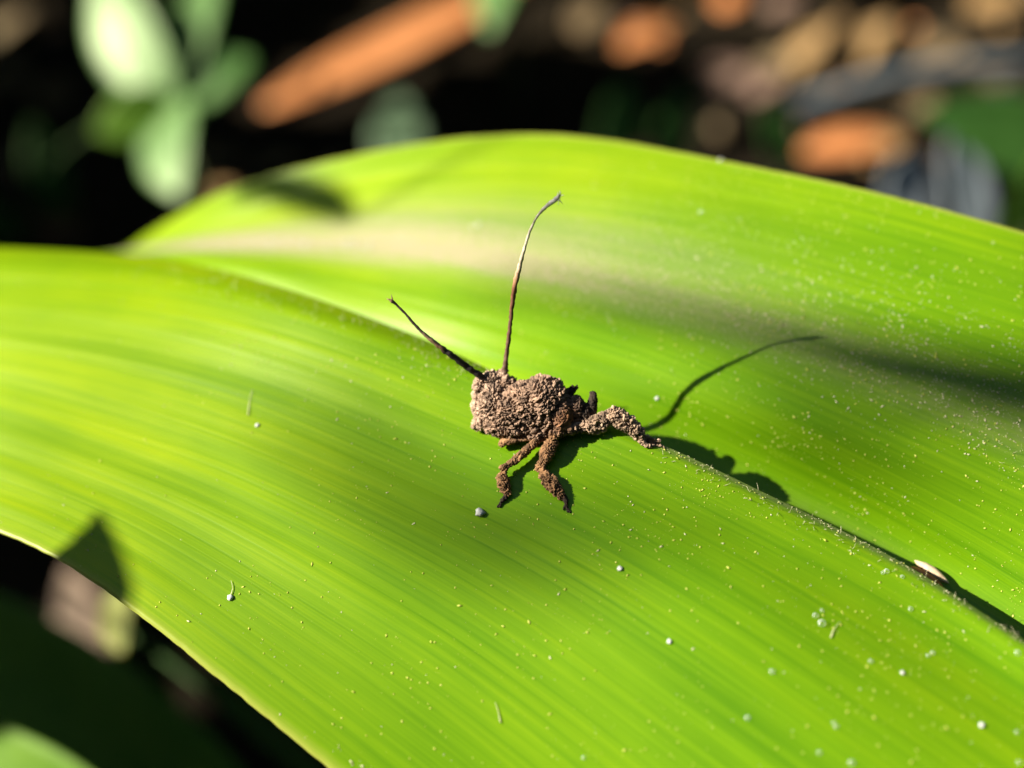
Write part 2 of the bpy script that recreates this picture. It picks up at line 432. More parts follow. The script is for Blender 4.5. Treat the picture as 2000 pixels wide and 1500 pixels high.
def build_main_leaf():
    root = empty('strap_leaf', LG[im, -1])
    tag(root, 'big arching bright green strap leaf with a deep midrib groove, insect standing on it', 'leaf')
    th = .32
    top = LG.reshape(-1, 3)
    prof = (np.sqrt(np.clip(1 - (2 * (TQ / 8) - 1) ** 8, 0.02, 1)))[:, None, None]
    bot = (LG - LN * th * prof).reshape(-1, 3)
    N = nt * NS
    V = np.vstack([top, bot])
    F = grid_faces(nt, NS, 0, True) + grid_faces(nt, NS, N, False)
    for j in range(NS - 1):
        F.append((j, j + 1, N + j + 1, N + j)); a = (nt - 1) * NS + j; F.append((a + 1, a, N + a, N + a + 1))
    for i in range(nt - 1):
        a = i * NS; F.append((a + NS, a, N + a, N + a + NS)); a = i * NS + NS - 1; F.append((a, a + NS, N + a + NS, N + a))
    o = mk('blade', V, F, M['leaf'], root)
    me = o.data
    # face winding must follow the surface normal
    me.update()
    uvl = me.uv_layers.new(name='mm')
    li = np.zeros(len(me.loops), int); me.loops.foreach_get('vertex_index', li)
    uvv = np.vstack([UVG.reshape(-1, 2), UVG.reshape(-1, 2) + 300])
    uvl.data.foreach_set('uv', uvv[li].astype(np.float32).ravel())
    for nm, arr in (('dust', DUST_SHEEN), ('rim', RIM), ('sun_tint', SUN_TINT)):
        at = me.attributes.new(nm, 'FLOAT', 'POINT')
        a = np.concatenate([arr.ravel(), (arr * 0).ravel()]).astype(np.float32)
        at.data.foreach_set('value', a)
    return root
leaf_root = build_main_leaf()
BVH = BVHTree.FromPolygons(LG.reshape(-1, 3).tolist(), grid_faces(nt, NS))

def hit(px, py):
    r = nrm(P(px, py, 100) - CAM)
    loc, n, i, dd = BVH.ray_cast(Vector(CAM), Vector(r))
    if loc is None: return None, None
    n = np.array(n); n = n if n @ r < 0 else -n
    return np.array(loc), n
def hd(px, py):
    return proj(hit(px, py)[0])[2]

# ------------------------------------------------------------------ the insect (thing: insect > body, antenna (> tip), wing_stub)
PX = D * TH / 1000                            # millimetres per photograph pixel at the insect
def B(px, py, dz):
    return P(px, py, D - dz * PX)

def build_insect():
    base, bn = hit(1040, 880)
    root = empty('insect', base)
    tag(root, 'dead crusty brown insect with two long thin antennae standing on the strap leaf', 'insect')
    iv, if_ = ico(3)
    prim = []                                 # (verts, faces)
    cols = []                                 # sample points with pigment and crust amount
    CR = (.175, .112, .072); HD = (.27, .185, .125); DK = (.022, .014, .009); EY = (.12, .050, .017); LEG = (.165, .088, .038); RL = (.24, .165, .105)
    def ell(px, py, dz, rx, ry, rz, col, crust=1.):
        c = B(px, py, dz)
        v = c + (iv[:, :1] * rx * RT + iv[:, 1:2] * ry * UP - iv[:, 2:] * rz * FW) * PX
        prim.append((v, if_)); cols.append((c, min(rx, ry) * PX, col, crust))
    def limb(pts, rad, col, crust=.5, seg=14):
        c = [B(*p) if len(p) == 3 else P(p[0], p[1], p[3]) for p in pts]
        v, f, _ = tube(c, [r * PX for r in rad], 10, seg)
        prim.append((v, f))
        cc = catmull(c, 12)
        for q, r in zip(cc, np.interp(np.linspace(0, 1, 12), np.linspace(0, 1, len(rad)), rad)):
            cols.append((q, r * PX, col, crust))
    Z = lambda px, py, h: (px, py, (D - hd(px, py)) / PX + h)
    # trunk
    ell(1060, 786, 60, 50, 52, 46, CR); ell(1032, 792, 55, 52, 50, 44, CR); ell(1002, 802, 50, 50, 46, 42, CR)
    ell(964, 788, 40, 34, 44, 40, HD); ell(938, 754, 34, 14, 20, 22, HD); ell(934, 788, 32, 12, 34, 24, HD); ell(942, 824, 34, 18, 15, 22, HD); ell(930, 832, 30, 9, 8, 14, HD)
    ell(964, 740, 36, 23, 16, 20, HD); ell(990, 748, 40, 20, 14, 22, HD); ell(984, 738, 38, 11, 18, 12, HD)
    ell(1012, 834, 52, 46, 21, 30, CR); ell(978, 831, 48, 32, 22, 26, CR); ell(1052, 836, 58, 32, 20, 28, CR)
    ell(1096, 812, 76, 25, 36, 26, EY, .15); ell(1078, 776, 66, 32, 34, 34, CR); ell(1072, 818, 70, 18, 24, 26, CR, 1.2)
    ell(1088, 845, 74, 20, 11, 18, LEG, .4); ell(1052, 852, 66, 24, 10, 18, LEG, .7)
    ell(1124, 802, 66, 20, 30, 24, DK, .35); ell(1140, 812, 66, 17, 26, 20, DK, .35); ell(1112, 838, 74, 24, 12, 20, RL, .4)
    # stump of the rear: dark hook and broken bump
    limb([(1130, 838, 70), (1146, 818, 66), (1156, 792, 64), (1159, 774, 64), (1155, 764, 64)], [14, 16, 11, 8, 4], DK, .25)
    limb([(1096, 788, 66), (1108, 772, 64), (1117, 760, 62), (1116, 752, 62)], [16, 11, 7, 4], DK, .6)
    limb([(1114, 768, 62), (1124, 760, 60), (1127, 752, 60)], [7, 4.5, 3], DK, .4)
    # hind leg along the groove
    limb([(1106, 836, 74), (1138, 834, 78), (1166, 827, 80), (1188, 815, 80)], [11, 12, 17, 15], RL, .9)
    limb([(1184, 812, 80), (1200, 812, 82), (1224, 828, 86), (1242, 842, 90), (1254, 852, 88)], [12, 16, 18, 14, 9], RL, 1.1)
    limb([(1248, 848, 88), Z(1266, 862, 5), Z(1284, 868, 3), Z(1300, 876, 1)], [9, 6, 4, 1.6], RL, .6)
    limb([(1252, 850, 86), (1266, 854, 86), (1282, 860, 86), (1294, 860, 86)], [5, 4, 2.5, 1.4], RL, .6)
    limb([(1250, 854, 88), Z(1258, 868, 4), Z(1272, 872, 3), Z(1288, 869, 2)], [5, 5, 2.5, 1.4], RL, .6)
    # folded stub leg, two long legs down onto the blade
    limb([(1036, 854, 66), (1005, 860, 60), Z(984, 864, 16), Z(977, 872, 12)], [6, 6.5, 8, 5], LEG, .25)
    limb([(1054, 858, 70), Z(1040, 870, 24), Z(1014, 892, 26), Z(990, 910, 24)], [5, 8.5, 8.5, 6], LEG, .45)
    limb([Z(990, 907, 26), Z(984, 914, 24), Z(985, 922, 21)], [5.5, 8.5, 6], LEG, .6)
    limb([Z(985, 918, 22), Z(982, 934, 18), Z(987, 952, 11), Z(992, 966, 8)], [6, 11, 10.5, 4.5], LEG, .8)
    limb([Z(992, 962, 8), Z(986, 972, 6), Z(978, 982, 4), Z(977, 991, 1)], [4, 4.8, 3, 3.2], DK, .4)
    limb([Z(978, 984, 4), Z(973, 987, 3), Z(971, 992, 0)], [2.6, 2, 1.4], DK, .1)
    limb([(1080, 852, 80), Z(1078, 864, 26), Z(1068, 886, 20), Z(1060, 905, 16)], [8, 12, 14, 7.5], LEG, .6)
    limb([Z(1061, 901, 17), Z(1056, 911, 15), Z(1059, 921, 14)], [7, 10, 7], LEG, .6)
    limb([Z(1058, 916, 15), Z(1066, 932, 14), Z(1082, 952, 13), Z(1097, 969, 9)], [7, 12, 13, 7], LEG, .9)
    limb([Z(1096, 964, 10), Z(1104, 976, 7), Z(1107, 990, 4), Z(1109, 1001, 1)], [6, 5.5, 2.8, 2.8], DK, .4)
    limb([Z(1107, 993, 4), Z(1113, 999, 2), Z(1114, 1003, 0)], [2.4, 2, 1.2], DK, .1)
    limb([Z(1105, 984, 6), Z(1101, 992, 3), Z(1101, 998, 1)], [2.4, 2, 1.2], DK, .1)
    V = []; F = []; k = 0
    for v, f in prim:
        V.append(v); F += [[i + k for i in q] for q in f]; k += len(v)
    V = np.vstack(V)
    me = bpy.data.meshes.new('tmp'); me.from_pydata((V - base).tolist(), [], F)
    tmp = bpy.data.objects.new('tmp', me); C.objects.link(tmp)
    r = tmp.modifiers.new('r', 'REMESH'); r.mode = 'VOXEL'; r.voxel_size = .055
    s = tmp.modifiers.new('s', 'SMOOTH'); s.factor = .5; s.iterations = 6
    dg = bpy.context.evaluated_depsgraph_get(); ev = tmp.evaluated_get(dg); em = ev.to_mesh()
    n = len(em.vertices); co = np.zeros(n * 3); no = np.zeros(n * 3)
    em.vertices.foreach_get('co', co); em.vertices.foreach_get('normal', no)
    co = co.reshape(-1, 3) + base; no = no.reshape(-1, 3)
    faces = [list(p.vertices) for p in em.polygons]
    ev.to_mesh_clear(); bpy.data.objects.remove(tmp); bpy.data.meshes.remove(me)
    # pigment and crust amount: blend of the nearest samples
    cc = np.array([c[0] for c in cols]); cr = np.array([c[1] for c in cols]); ck = np.array([c[2] for c in cols]); ca = np.array([c[3] for c in cols])
    tint = np.zeros((n, 3)); amt = np.zeros(n)
    for a in range(0, n, 20000):
        dd = np.linalg.norm(co[a:a + 20000, None] - cc[None], axis=2) / cr[None]
        wv = 1 / (dd ** 9 + 1e-3); wv /= wv.sum(1, keepdims=True)
        tint[a:a + 20000] = wv @ ck; amt[a:a + 20000] = wv @ ca
    disp = np.zeros(n); lum = np.ones(n)
    for i in range(n):
        p = Vector(co[i]); 
        wq = p * 1.1
        q = p + .42 * Vector((noise.noise(wq), noise.noise(wq + Vector((9, 0, 0))), noise.noise(wq + Vector((0, 9, 0))))) + .10 * Vector((noise.noise(wq * 4), noise.noise(wq * 4 + Vector((9, 0, 0))), noise.noise(wq * 4 + Vector((0, 9, 0)))))
        kf = 1.1 - .5 * min(1., max(0., (p.x + 3.5) / 4.)) + .25 * noise.noise(p * .8)
        st = Vector((q.x * 1.5 + q.z * 1.3, q.y * 2.4, q.z * 3.3 - q.x * 1.3)) * kf
        vr = noise.voronoi(st); e = vr[0][1] - vr[0][0]
        v2_ = noise.voronoi(Vector((q.x * 4.2 - q.z * 2.6, q.y * 5.0, q.z * 3.0 + q.x * 3.2)) ); e2 = v2_[0][1] - v2_[0][0]
        fb = noise.noise(p * .6) * .5 + noise.noise(p * 1.7) * .32
        c1 = noise.cell(vr[1][0] * 7.31); c2 = noise.cell(v2_[1][0] * 5.17)
        disp[i] = amt[i] * (.30 * (min(e, .26) / .26 - .7) + .10 * (min(e2, .30) / .30 - .7) + .09 * c1 + .05 * c2 + .22 * fb) + .025 * noise.noise(p * 8)
        lum[i] = max(.3, 1 + .45 * c1 + .32 * c2 + .3 * noise.noise(p * 3.1) + .25 * noise.noise(p * 1.2 + Vector((3, 3, 3))))
    v2 = co + no * disp[:, None]
    tint *= lum[:, None]
    o = mk('body', v2, faces, M['crust'], root)
    at = o.data.attributes.new('tint', 'FLOAT_COLOR', 'POINT')
    at.data.foreach_set('color', np.hstack([np.clip(tint, .003, 1), np.ones((n, 1))]).astype(np.float32).ravel())

    # antennae
    def antenna(pts, rad, stops, tipn, sd):
        v, f, tt = tube([P(*p) for p in pts], [q * PX for q in rad], 9, 120, .38, sd, 3.0)
        c0 = np.array([s_[0] for s_ in stops]); cl = np.array([s_[1] for s_ in stops])
        col = np.stack([np.interp(tt, c0, cl[:, i]) for i in range(3)], 1)
        col *= np.array([1 + .5 * noise.noise(Vector(q * 2.5)) for q in v])[:, None]
        a = mk('antenna', v, f, M['stalk'], root)
        at = a.data.attributes.new('tint', 'FLOAT_COLOR', 'POINT')
        at.data.foreach_set('color', np.hstack([np.clip(col, .004, 1), np.ones((len(v), 1))]).astype(np.float32).ravel())
        # frayed tip: a few fine fibres
        e = P(*pts[-1]); d_ = nrm(e - P(*pts[-2])); VV = []; FF = []; k = 0
        for q in range(tipn):
            sp = nrm(d_ + .55 * NR.normal(size=3)); ln = NR.uniform(.25, .7)
            s0 = e - d_ * NR.uniform(0, .5)
            tv, tf, _ = tube([s0, s0 + sp * ln * .5, s0 + sp * ln + .08 * NR.normal(size=3)], [.055, .05, .02], 4, 5)
            VV.append(tv); FF += [[i + k for i in g] for g in tf]; k += len(tv)
        tp = mk('tip', np.vstack(VV), FF, M['stalk'], a)
        at = tp.data.attributes.new('tint', 'FLOAT_COLOR', 'POINT')
        at.data.foreach_set('color', np.tile(np.array(list(np.clip(cl[-1], 0, 1)) + [1.], dtype=np.float32), k))
        return a
    d0 = D - 40 * PX
    a1 = antenna([(984, 748, d0 - 0.0), (986, 722, d0 - 0.3), (991, 680, d0 - 1.0), (996, 640, d0 - 1.7), (1001, 590, d0 - 2.5), (1008, 548, d0 - 3.3), (1019, 505, d0 - 4.1), (1032, 460, d0 - 4.9), (1048, 425, d0 - 5.6), (1065, 405, d0 - 6.2), (1083, 391, d0 - 6.7), (1093, 383, d0 - 7.0)],
            [8, 5.5, 4.2, 4.0, 4.2, 5.0, 3.6, 2.6, 2.4, 3.2, 4.4, 2.4],
            [(0, (.20, .13, .08)), (.1, (.10, .055, .032)), (.30, (.10, .045, .025)), (.42, (.16, .06, .025)), (.47, (.36, .20, .10)), (.53, (.62, .52, .36)), (.8, (.66, .60, .46)), (1, (.85, .82, .74))], 16, 1.)
    a2 = antenna([(972, 756, d0), (958, 748, d0 - .2), (920, 722, d0 - 1), (885, 696, d0 - 1.8), (862, 679, d0 - 2.2), (835, 658, d0 - 2.7), (812, 636, d0 - 3), (790, 611, d0 - 3.3), (773, 594, d0 - 3.5), (763, 586, d0 - 3.6)],
            [7, 6.5, 6.2, 5.6, 5.0, 3.6, 2.6, 2.3, 2.6, 3.6],
            [(0, (.016, .012, .011)), (.40, (.018, .013, .012)), (.47, (.16, .08, .045)), (.55, (.26, .17, .10)), (.62, (.05, .03, .02)), (.9, (.05, .03, .022)), (1, (.20, .11, .07))], 10, 5.)
    a1['label'] = 'tall upright antenna, brown below and straw pale above'
    a2['label'] = 'short dark antenna slanting outward'
    return root
build_insect()

# ------------------------------------------------------------------ small things on the blade
def build_seed():
    c, n = hit(1812, 1128)
    a = nrm(hit(1850, 1158)[0] - hit(1775, 1108)[0])
    up = nrm(nrm(CAM - c) * .6 + n * .6); up = nrm(up - a * (a @ up)); b = np.cross(a, up)
    root = empty('seed', c)
    tag(root, 'tiny cream and rust brown husk wedged in the midrib groove of the strap leaf', 'seed')
    iv, f = ico(3)
    u = iv.copy()
    taper = 1 - .55 * np.abs(u[:, 0]) ** 2.2 
    if b @ UP < 0: b = -b
    L_, W_, H_ = 40 * PX, 15 * PX, 13 * PX
    def husk(w0, w1, lift, gr):
        v = []
        for q, t_ in zip(u, taper):
            wv = q[1] * t_
            r = 1 + .10 * noise.noise(Vector(q * 2.4 + gr))
            v.append(c + up * lift + a * (q[0] * L_ * (1 if q[0] > 0 else .92)) + b * ((w0 + w1) / 2 + wv * (w1 - w0) / 2) * r + up * q[2] * H_ * t_ * r)
        return v
    mk('shell', husk(-.1 * W_, 1.3 * W_, .85, 2), f, M['seedcream'], root)
    mk('husk', husk(-1.15 * W_, .35 * W_, .85, 5), f, M['seedbrown'], root)
build_seed()

SV, SF = ico(2)
def bead(name, px, py, r, mat, label, cat, group=None, flat=.75, lumps=0., sx=1.0):
    p, n = hit(px, py)
    if p is None: return
    fr = frame_of(n, SDIR)
    q = SV * np.array([sx, 1, flat])
    if lumps:
        q = q * np.array([1 + lumps * 1.6 * noise.noise(Vector(s_ * 2.3 + px)) for s_ in SV])[:, None]
    v = p + n * r * PX * flat * .55 + (q * r * PX) @ fr
    o = mk(name, v, SF, mat, origin=p)
    tag(o, label, cat, group)

def build_drops():
    drops = [(1604, 1218, 10), (1592, 1203, 7), (1605, 1193, 5), (1600, 1470, 6), (1731, 1116, 7), (1724, 1119, 5), (1762, 1127, 5), (1778, 1190, 6), (1821, 1276, 6), (1812, 1281, 5),
             (1700, 1292, 6), (1508, 1312, 7), (1460, 1402, 7), (1633, 1420, 6), (1628, 1412, 5), (1987, 1275, 7), (1990, 1490, 6), (1663, 1490, 8), (1140, 1480, 5), (1370, 416, 8), (1408, 314, 8), (936, 441, 9), (925, 445, 7), (1985, 1430, 5)]
    for x, y, r in drops:
        bead('dew_droplet', x, y, r * .62, M['drop'], 'tiny clear water bead sitting on the strap leaf', 'droplet', 'clear beads on the strap leaf', .8)
    crumbs = [(503, 831, 5, 'white crumb beside a fine hair on the lit left part of the leaf'),
              (1211, 1111, 5.5, 'small round white grain on the blade between the insect and the pale sheen'),
              (1307, 1253, 5, 'small round white grain inside the pale sheen of the blade'),
              (1917, 1417, 5.5, 'lumpy white crumb at the far end of the pale sheen, the largest there'),
              (450, 1168, 7, 'pale crumb on a short streak near the lower edge of the leaf'),
              (1762, 1314, 4.5, 'angular white flake on the pale sheen below the cream husk'),
              (1660, 1488, 9, None), (1283, 778, 4.5, 'white grain touching the antenna shadow')]
    bead('white_crumb', 938, 1003, 9, M['chalk'], 'chalky white crumb on the blade below the insect feet, left of the legs', 'crumb', None, .8, .35)
    for x, y, r, lb in crumbs:
        if lb: bead('white_crumb', x, y, r * .85, M['chalk'], lb, 'crumb', None, .7, .3)
    for x, y in ((545, 1160), (577, 945), (1885, 650)):
        pass
build_drops()

def build_specks():
    """pollen-fine specks strewn over the blade: nobody could count them"""
    oct_v = np.array([(1, 0, 0), (-1, 0, 0), (0, 1, 0), (0, -1, 0), (0, 0, 1), (0, 0, -1)], float)
    oct_f = [(0, 2, 4), (2, 1, 4), (1, 3, 4), (3, 0, 4), (2, 0, 5), (1, 2, 5), (3, 1, 5), (0, 3, 5)]
    def scatter(name, label, mat, n, dens, r0, r1, el, seed):
        rg = np.random.default_rng(seed); VV = []; FF = []; k = 0; made = 0; tries = 0
        while made < n and tries < max(n * 30, 60000):
            tries += 1
            i = rg.integers(1, nt - 1); j = rg.integers(60, NS - 52)
            if abs(TQ[i] - 4.08) < .5 and rg.random() > .35: continue
            if rg.random() > dens(TQ[i], SQ[j], LG[i, j]): continue
            fi, fj = rg.random(2)
            p = LG[i, j] * (1 - fi) * (1 - fj) + LG[i + 1, j] * fi * (1 - fj) + LG[i, j + 1] * (1 - fi) * fj + LG[i + 1, j + 1] * fi * fj
            r = (r0 + (r1 - r0) * rg.random() ** 3.2) * PX
            ax = nrm(SDIR + rg.normal(size=3) * .9); fr = frame_of(LN[i, j], ax)
            sxx = 1 + el * rg.random() ** 3
            v = p + LN[i, j] * r * .3 + (oct_v * np.array([r * sxx, r, r * .6])) @ fr
            VV.append(v); FF += [[a + k for a in g] for g in oct_f]; k += 6; made += 1
        o = mk(name, np.vstack(VV), FF, mat, origin=(0, 0, 0)); tag(o, label, 'specks', kind='stuff')
    def clump(p, s=.16, o_=0.): return max(0, noise.noise(Vector(p * s) + Vector((o_, 0, 0))) + .42)
    def d1(t, s, p):
        x = np.clip((s + 45) / 60, .03, 1)
        return x * (.10 + .75 * clump(p) ** 2) * (1.0 if t > 4 else .75)
    scatter('leaf_speck', 'fine yellowish specks strewn over the strap leaf', M['speck'], 8000, d1, .5, 2.3, 1.6, 3)
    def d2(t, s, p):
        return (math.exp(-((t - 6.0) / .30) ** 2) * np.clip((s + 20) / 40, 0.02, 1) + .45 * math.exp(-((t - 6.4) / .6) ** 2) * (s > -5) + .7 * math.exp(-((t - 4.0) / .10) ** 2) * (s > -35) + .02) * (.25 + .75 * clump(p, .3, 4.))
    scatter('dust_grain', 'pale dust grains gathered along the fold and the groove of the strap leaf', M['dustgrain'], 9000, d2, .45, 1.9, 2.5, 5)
    def d3(t, s, p): return float(t < .13 and -7 < s < 3) * max(0., noise.noise(Vector(p * .5)) + .35)
    scatter('edge_crumb', 'pale crumbs caught on the near margin of the strap leaf', M['dustgrain'], 70, d3, .8, 3.4, 1.5, 11)
    def d4(t, s, p): return math.exp(-((t - 6.0) / .14) ** 2) * float(-62 < s < -30)
    scatter('sparkle_grain', 'white grains painting the sun sparkle on the far left fold of the strap leaf', M['chalk'], 160, d4, 1.5, 5., 1.5, 12)  # pale grains stand in for the sun's sparkle on the fold
    # fine hairs along the groove lip
    VV = []; FF = []; k = 0; rg = np.random.default_rng(9)
    for _ in range(750):
        j = rg.integers(90, NS - 55); i = int(np.argmin(np.abs(TQ - rg.uniform(3.55, 4.0))))
        if rg.random() < .3: i = int(np.argmin(np.abs(TQ - rg.normal(6.2, .35)))); i = min(max(i, 0), nt - 1)
        p = LG[i, j]; d_ = nrm(LN[i, j] * .6 + .8 * rg.normal(size=3)); ln = rg.uniform(.25, .8)
        v, f, _ = tube([p - LN[i, j] * .03, p + d_ * ln * .5, p + d_ * ln + .1 * rg.normal(size=3)], [.022, .02, .01], 3, 4)
        VV.append(v); FF += [[a + k for a in g] for g in f]; k += len(v)
    o = mk('leaf_hair', np.vstack(VV), FF, M['dustgrain'], origin=(0, 0, 0)); tag(o, 'fine pale hairs along the groove lip and fold of the strap leaf', 'hairs', kind='stuff')
build_specks()

for pts, lb in ((((494, 762), (488, 785), (485, 812)), 'thin pale fibre beside a white crumb on the lit part of the leaf'),
                (((452, 1135), (455, 1150), (449, 1170)), 'short yellowish fibre on the blade near its lower margin'),
                (((968, 1372), (974, 1392), (978, 1412)), 'thin pale fibre on the lower middle of the blade'),
                (((1640, 1215), (1628, 1230), (1622, 1246)), 'thin pale fibre beside the droplets on the blade')):
    c_ = [hit(*q)[0] + hit(*q)[1] * .12 for q in pts]
    v, f, _ = tube(c_, [.018, .03, .05], 5, 12, .3, 1., 3.)
    tag(mk('fibre', v, f, M['dustgrain']), lb, 'fibre')

# ------------------------------------------------------------------ blades of other plants, dry leaves
def blade_mesh(base, tip, width, nhint, bend=0.15, cup=.15, shape=1.0, curl=0., th=.35, nu=18, nv=9, seed=0., point=1.0):
    """a leaf with thickness: base -> tip, arched by bend, cupped across"""
    base = np.asarray(base, float); tip = np.asarray(tip, float)
    ax = tip - base; L_ = np.linalg.norm(ax); ax /= L_
    n = nrm(nhint - ax * (np.asarray(nhint, float) @ ax)); sd = np.cross(n, ax)
    top = np.zeros((nu, nv, 3))
    for i in range(nu):
        u = i / (nu - 1)
        wv = width * .5 * max(.03, (math.sin(math.pi * min(1, u ** shape * .97 + .03)) ** .75) if point else 1)
        c = base + ax * L_ * u + n * (bend * L_ * 4 * u * (1 - u))
        for j in range(nv):
            q = 2 * j / (nv - 1) - 1
            wob = .05 * width * noise.noise((u * 4 + seed, q * 1.5, seed))
            lift = cup * width * .5 * q * q + curl * width * .5 * q * u + wob
            top[i, j] = c + sd * q * wv + n * lift * (wv / (width * .5))
    du_ = np.gradient(top, axis=0); dv_ = np.gradient(top, axis=1)
    nn = np.cross(du_, dv_); nn /= np.linalg.norm(nn, axis=2, keepdims=True) + 1e-9
    if (nn[nu // 2, nv // 2] @ n) < 0: nn = -nn
    bot = top - nn * th
    N = nu * nv; F = grid_faces(nu, nv) + grid_faces(nu, nv, N, True)
    for i in range(nu - 1):
        a = i * nv; F.append((a, a + nv, N + a + nv, N + a)); b = a + nv - 1; F.append((b + nv, b, N + b, N + b + nv))
    for j in range(nv - 1):
        F.append((j + 1, j, N + j, N + j + 1)); a = (nu - 1) * nv + j; F.append((a, a + 1, N + a + 1, N + a))
    return np.vstack([top.reshape(-1, 3), bot.reshape(-1, 3)]), F

LIT = []        # (point, radius) places the sun reaches
def lit(p, r): LIT.append((np.asarray(p, float), r))

def seedling(name, label, center_px, d, leaves, mat_keys, group=None):
    c = P(center_px[0], center_px[1], d)
    foot = np.array([c[0] + 4, c[1] + 6, ground_h(c[0] + 4, c[1] + 6)])
    root = empty(name, foot); tag(root, label, 'plant', group)
    v, f, _ = tube([foot - np.array([0, 0, 5]), (foot + c) / 2 + np.array([3, 2, 0]), c], [2.4, 2., 1.6], 8, 10)
    mk('stem', v, f, M['stem'], root)
    for k, (tx, ty, td, wpx, nh, bend, mk_) in enumerate(leaves):
        tip = P(tx, ty, d + td); mm = d * TH / 1000
        v, f = blade_mesh(c, tip, wpx * mm, nh, bend, .12, .8, 0, .5, seed=k * 3.1)
        mk('leaf', v, f, M[mk_], root)
    return c

# pale-leaved seedling
TOW = nrm(CAM - P(335, 195, 430))
tl = nrm(TOW + SUN * .9)
seedling('pale_seedling', 'small seedling with rounded pale green leaves growing behind the strap leaf', (338, 205), 430, [
    (352, 385, -30, 150, nrm(SUN + .6 * TOW), .06, 'pale'), (495, 110, 5, 112, nrm(SUN + TOW), .05, 'pale'),
    (185, 258, -5, 110, nrm(TOW + np.array([.4, .2, .4])), .05, 'mid'), (190, -70, 25, 165, nrm(SUN + .4 * TOW), .08, 'pale'),
    (420, -60, 30, 140, nrm(SUN + TOW), .05, 'pale'), (90, 330, 40, 80, np.array([0., .2, 1.]), .05, 'deep')], None)
for q in ((350, 320), (450, 150), (215, 60), (400, 20), (300, 150), (240, 210)): lit(P(q[0], q[1], 425), 17)

def plant_leaf(name, label, base_px, tip_px, d0_, d1_, wpx, nh, mat, bend=.06, sunlit=False, group=None, cat='leaf', cup=.12, foot=True, litr=.55):
    b = P(base_px[0], base_px[1], d0_); t_ = P(tip_px[0], tip_px[1], d1_)
    mm = (d0_ + d1_) / 2 * TH / 1000
    g = np.array([b[0], b[1] + 10, ground_h(b[0], b[1] + 10)])
    root = empty(name, g if foot else b); tag(root, label, cat, group)
    v, f = blade_mesh(b, t_, wpx * mm, nh, bend, cup, .8, 0, .5, seed=base_px[0] * .013)
    mk('blade', v, f, M[mat], root)
    if foot:
        v, f, _ = tube([g - np.array([0, 0, 4]), (g + b) / 2 + np.array([0, 6, 0]), b + (t_ - b) * .06], [2.2, 1.8, 1.2], 6, 8)
        mk('stalk', v, f, M['stem'], root)
    if sunlit:
        for u in np.linspace(.1, .9, 5): lit(b + (t_ - b) * u, wpx * mm * litr)
    return root

plant_leaf('pale_leaf', 'pale green leaf tip hanging beside the orange dry leaf', (1010, -160), (955, 66), 560, 520, 120, nrm(SUN + TOW), 'pale', .05, True)
plant_leaf('pale_leaf', 'lone dim grey green leaf standing up behind the crest of the strap leaf', (775, 345), (780, 185), 520, 540, 105, nrm(TOW + np.array([-.3, 0, .2])), 'dim', .05, True)
plant_leaf('dark_leaf', 'broad dark green leaf standing behind the right end of the strap leaf', (2150, 330), (1800, 220), 430, 420, 190, nrm(TOW + np.array([.2, 0, .7])), 'deep', .05)
plant_leaf('dark_leaf', 'dark green leaf drooping just above the right edge of the strap leaf', (2110, 250), (1955, 470), 430, 380, 120, nrm(TOW + np.array([.2, 0, .3])), 'mid', .05)
plant_leaf('blue_grey_leaf', 'bluish grey strap leaf upright behind the far edge of the strap leaf', (1895, 480), (1868, 250), 380, 430, 125, nrm(TOW + np.array([.1, 0, .6])), 'grey', .03, True)
plant_leaf('blue_grey_leaf', 'faint greenish grey leaf low behind the far edge, beside the bluish one', (1745, 440), (1800, 300), 400, 430, 120, nrm(TOW + np.array([.1, 0, .6])), 'grey', .03)
GL = ['in the dark just past the tip of the tall antenna', 'below the dull rust dry leaf', 'behind the far edge, beside the rust brown dry leaf', 'under the dark leaf of the pale seedling', 'at the far end of the near leaf crest']
for k, (x, y, x2, y2) in enumerate(((1180, 330, 1225, 150), (1290, 330, 1340, 170), (1540, 330, 1500, 190), (120, 420, 60, 240), (40, 520, -30, 380))):
    plant_leaf('grass_blade', 'dim narrow green blade ' + GL[k], (x, y), (x2, y2), 480 + 10 * k, 500, 80, nrm(TOW + np.array([.2, 0, .3])), 'deep', .04, False, 'shaded blades behind the strap leaf')

# lower left: leaves beneath the near edge
plant_leaf('lower_leaf', 'broad deep green leaf in shade below the near edge of the strap leaf', (620, 1860), (-170, 1130), 235, 300, 330, nrm(TOW + np.array([0, -.1, .8])), 'mid', .05)
plant_leaf('lower_leaf', 'lit green leaf poking in under the near edge, below the shaded broad leaf', (330, 1680), (-190, 1380), 175, 200, 190, nrm(SUN + TOW), 'mid', .03, True, litr=.12)
plant_leaf('lower_leaf', 'narrow blackish green leaf running parallel under the near edge of the strap leaf', (760, 1690), (230, 1225), 200, 240, 170, nrm(np.array([.7, .3, .5])), 'deep', .04)
plant_leaf('lower_leaf', 'small sunlit yellow green leaf tip beside the pinkish dry leaf', (225, 1150), (238, 1275), 235, 225, 85, nrm(SUN + TOW), 'yellow', .03, True)

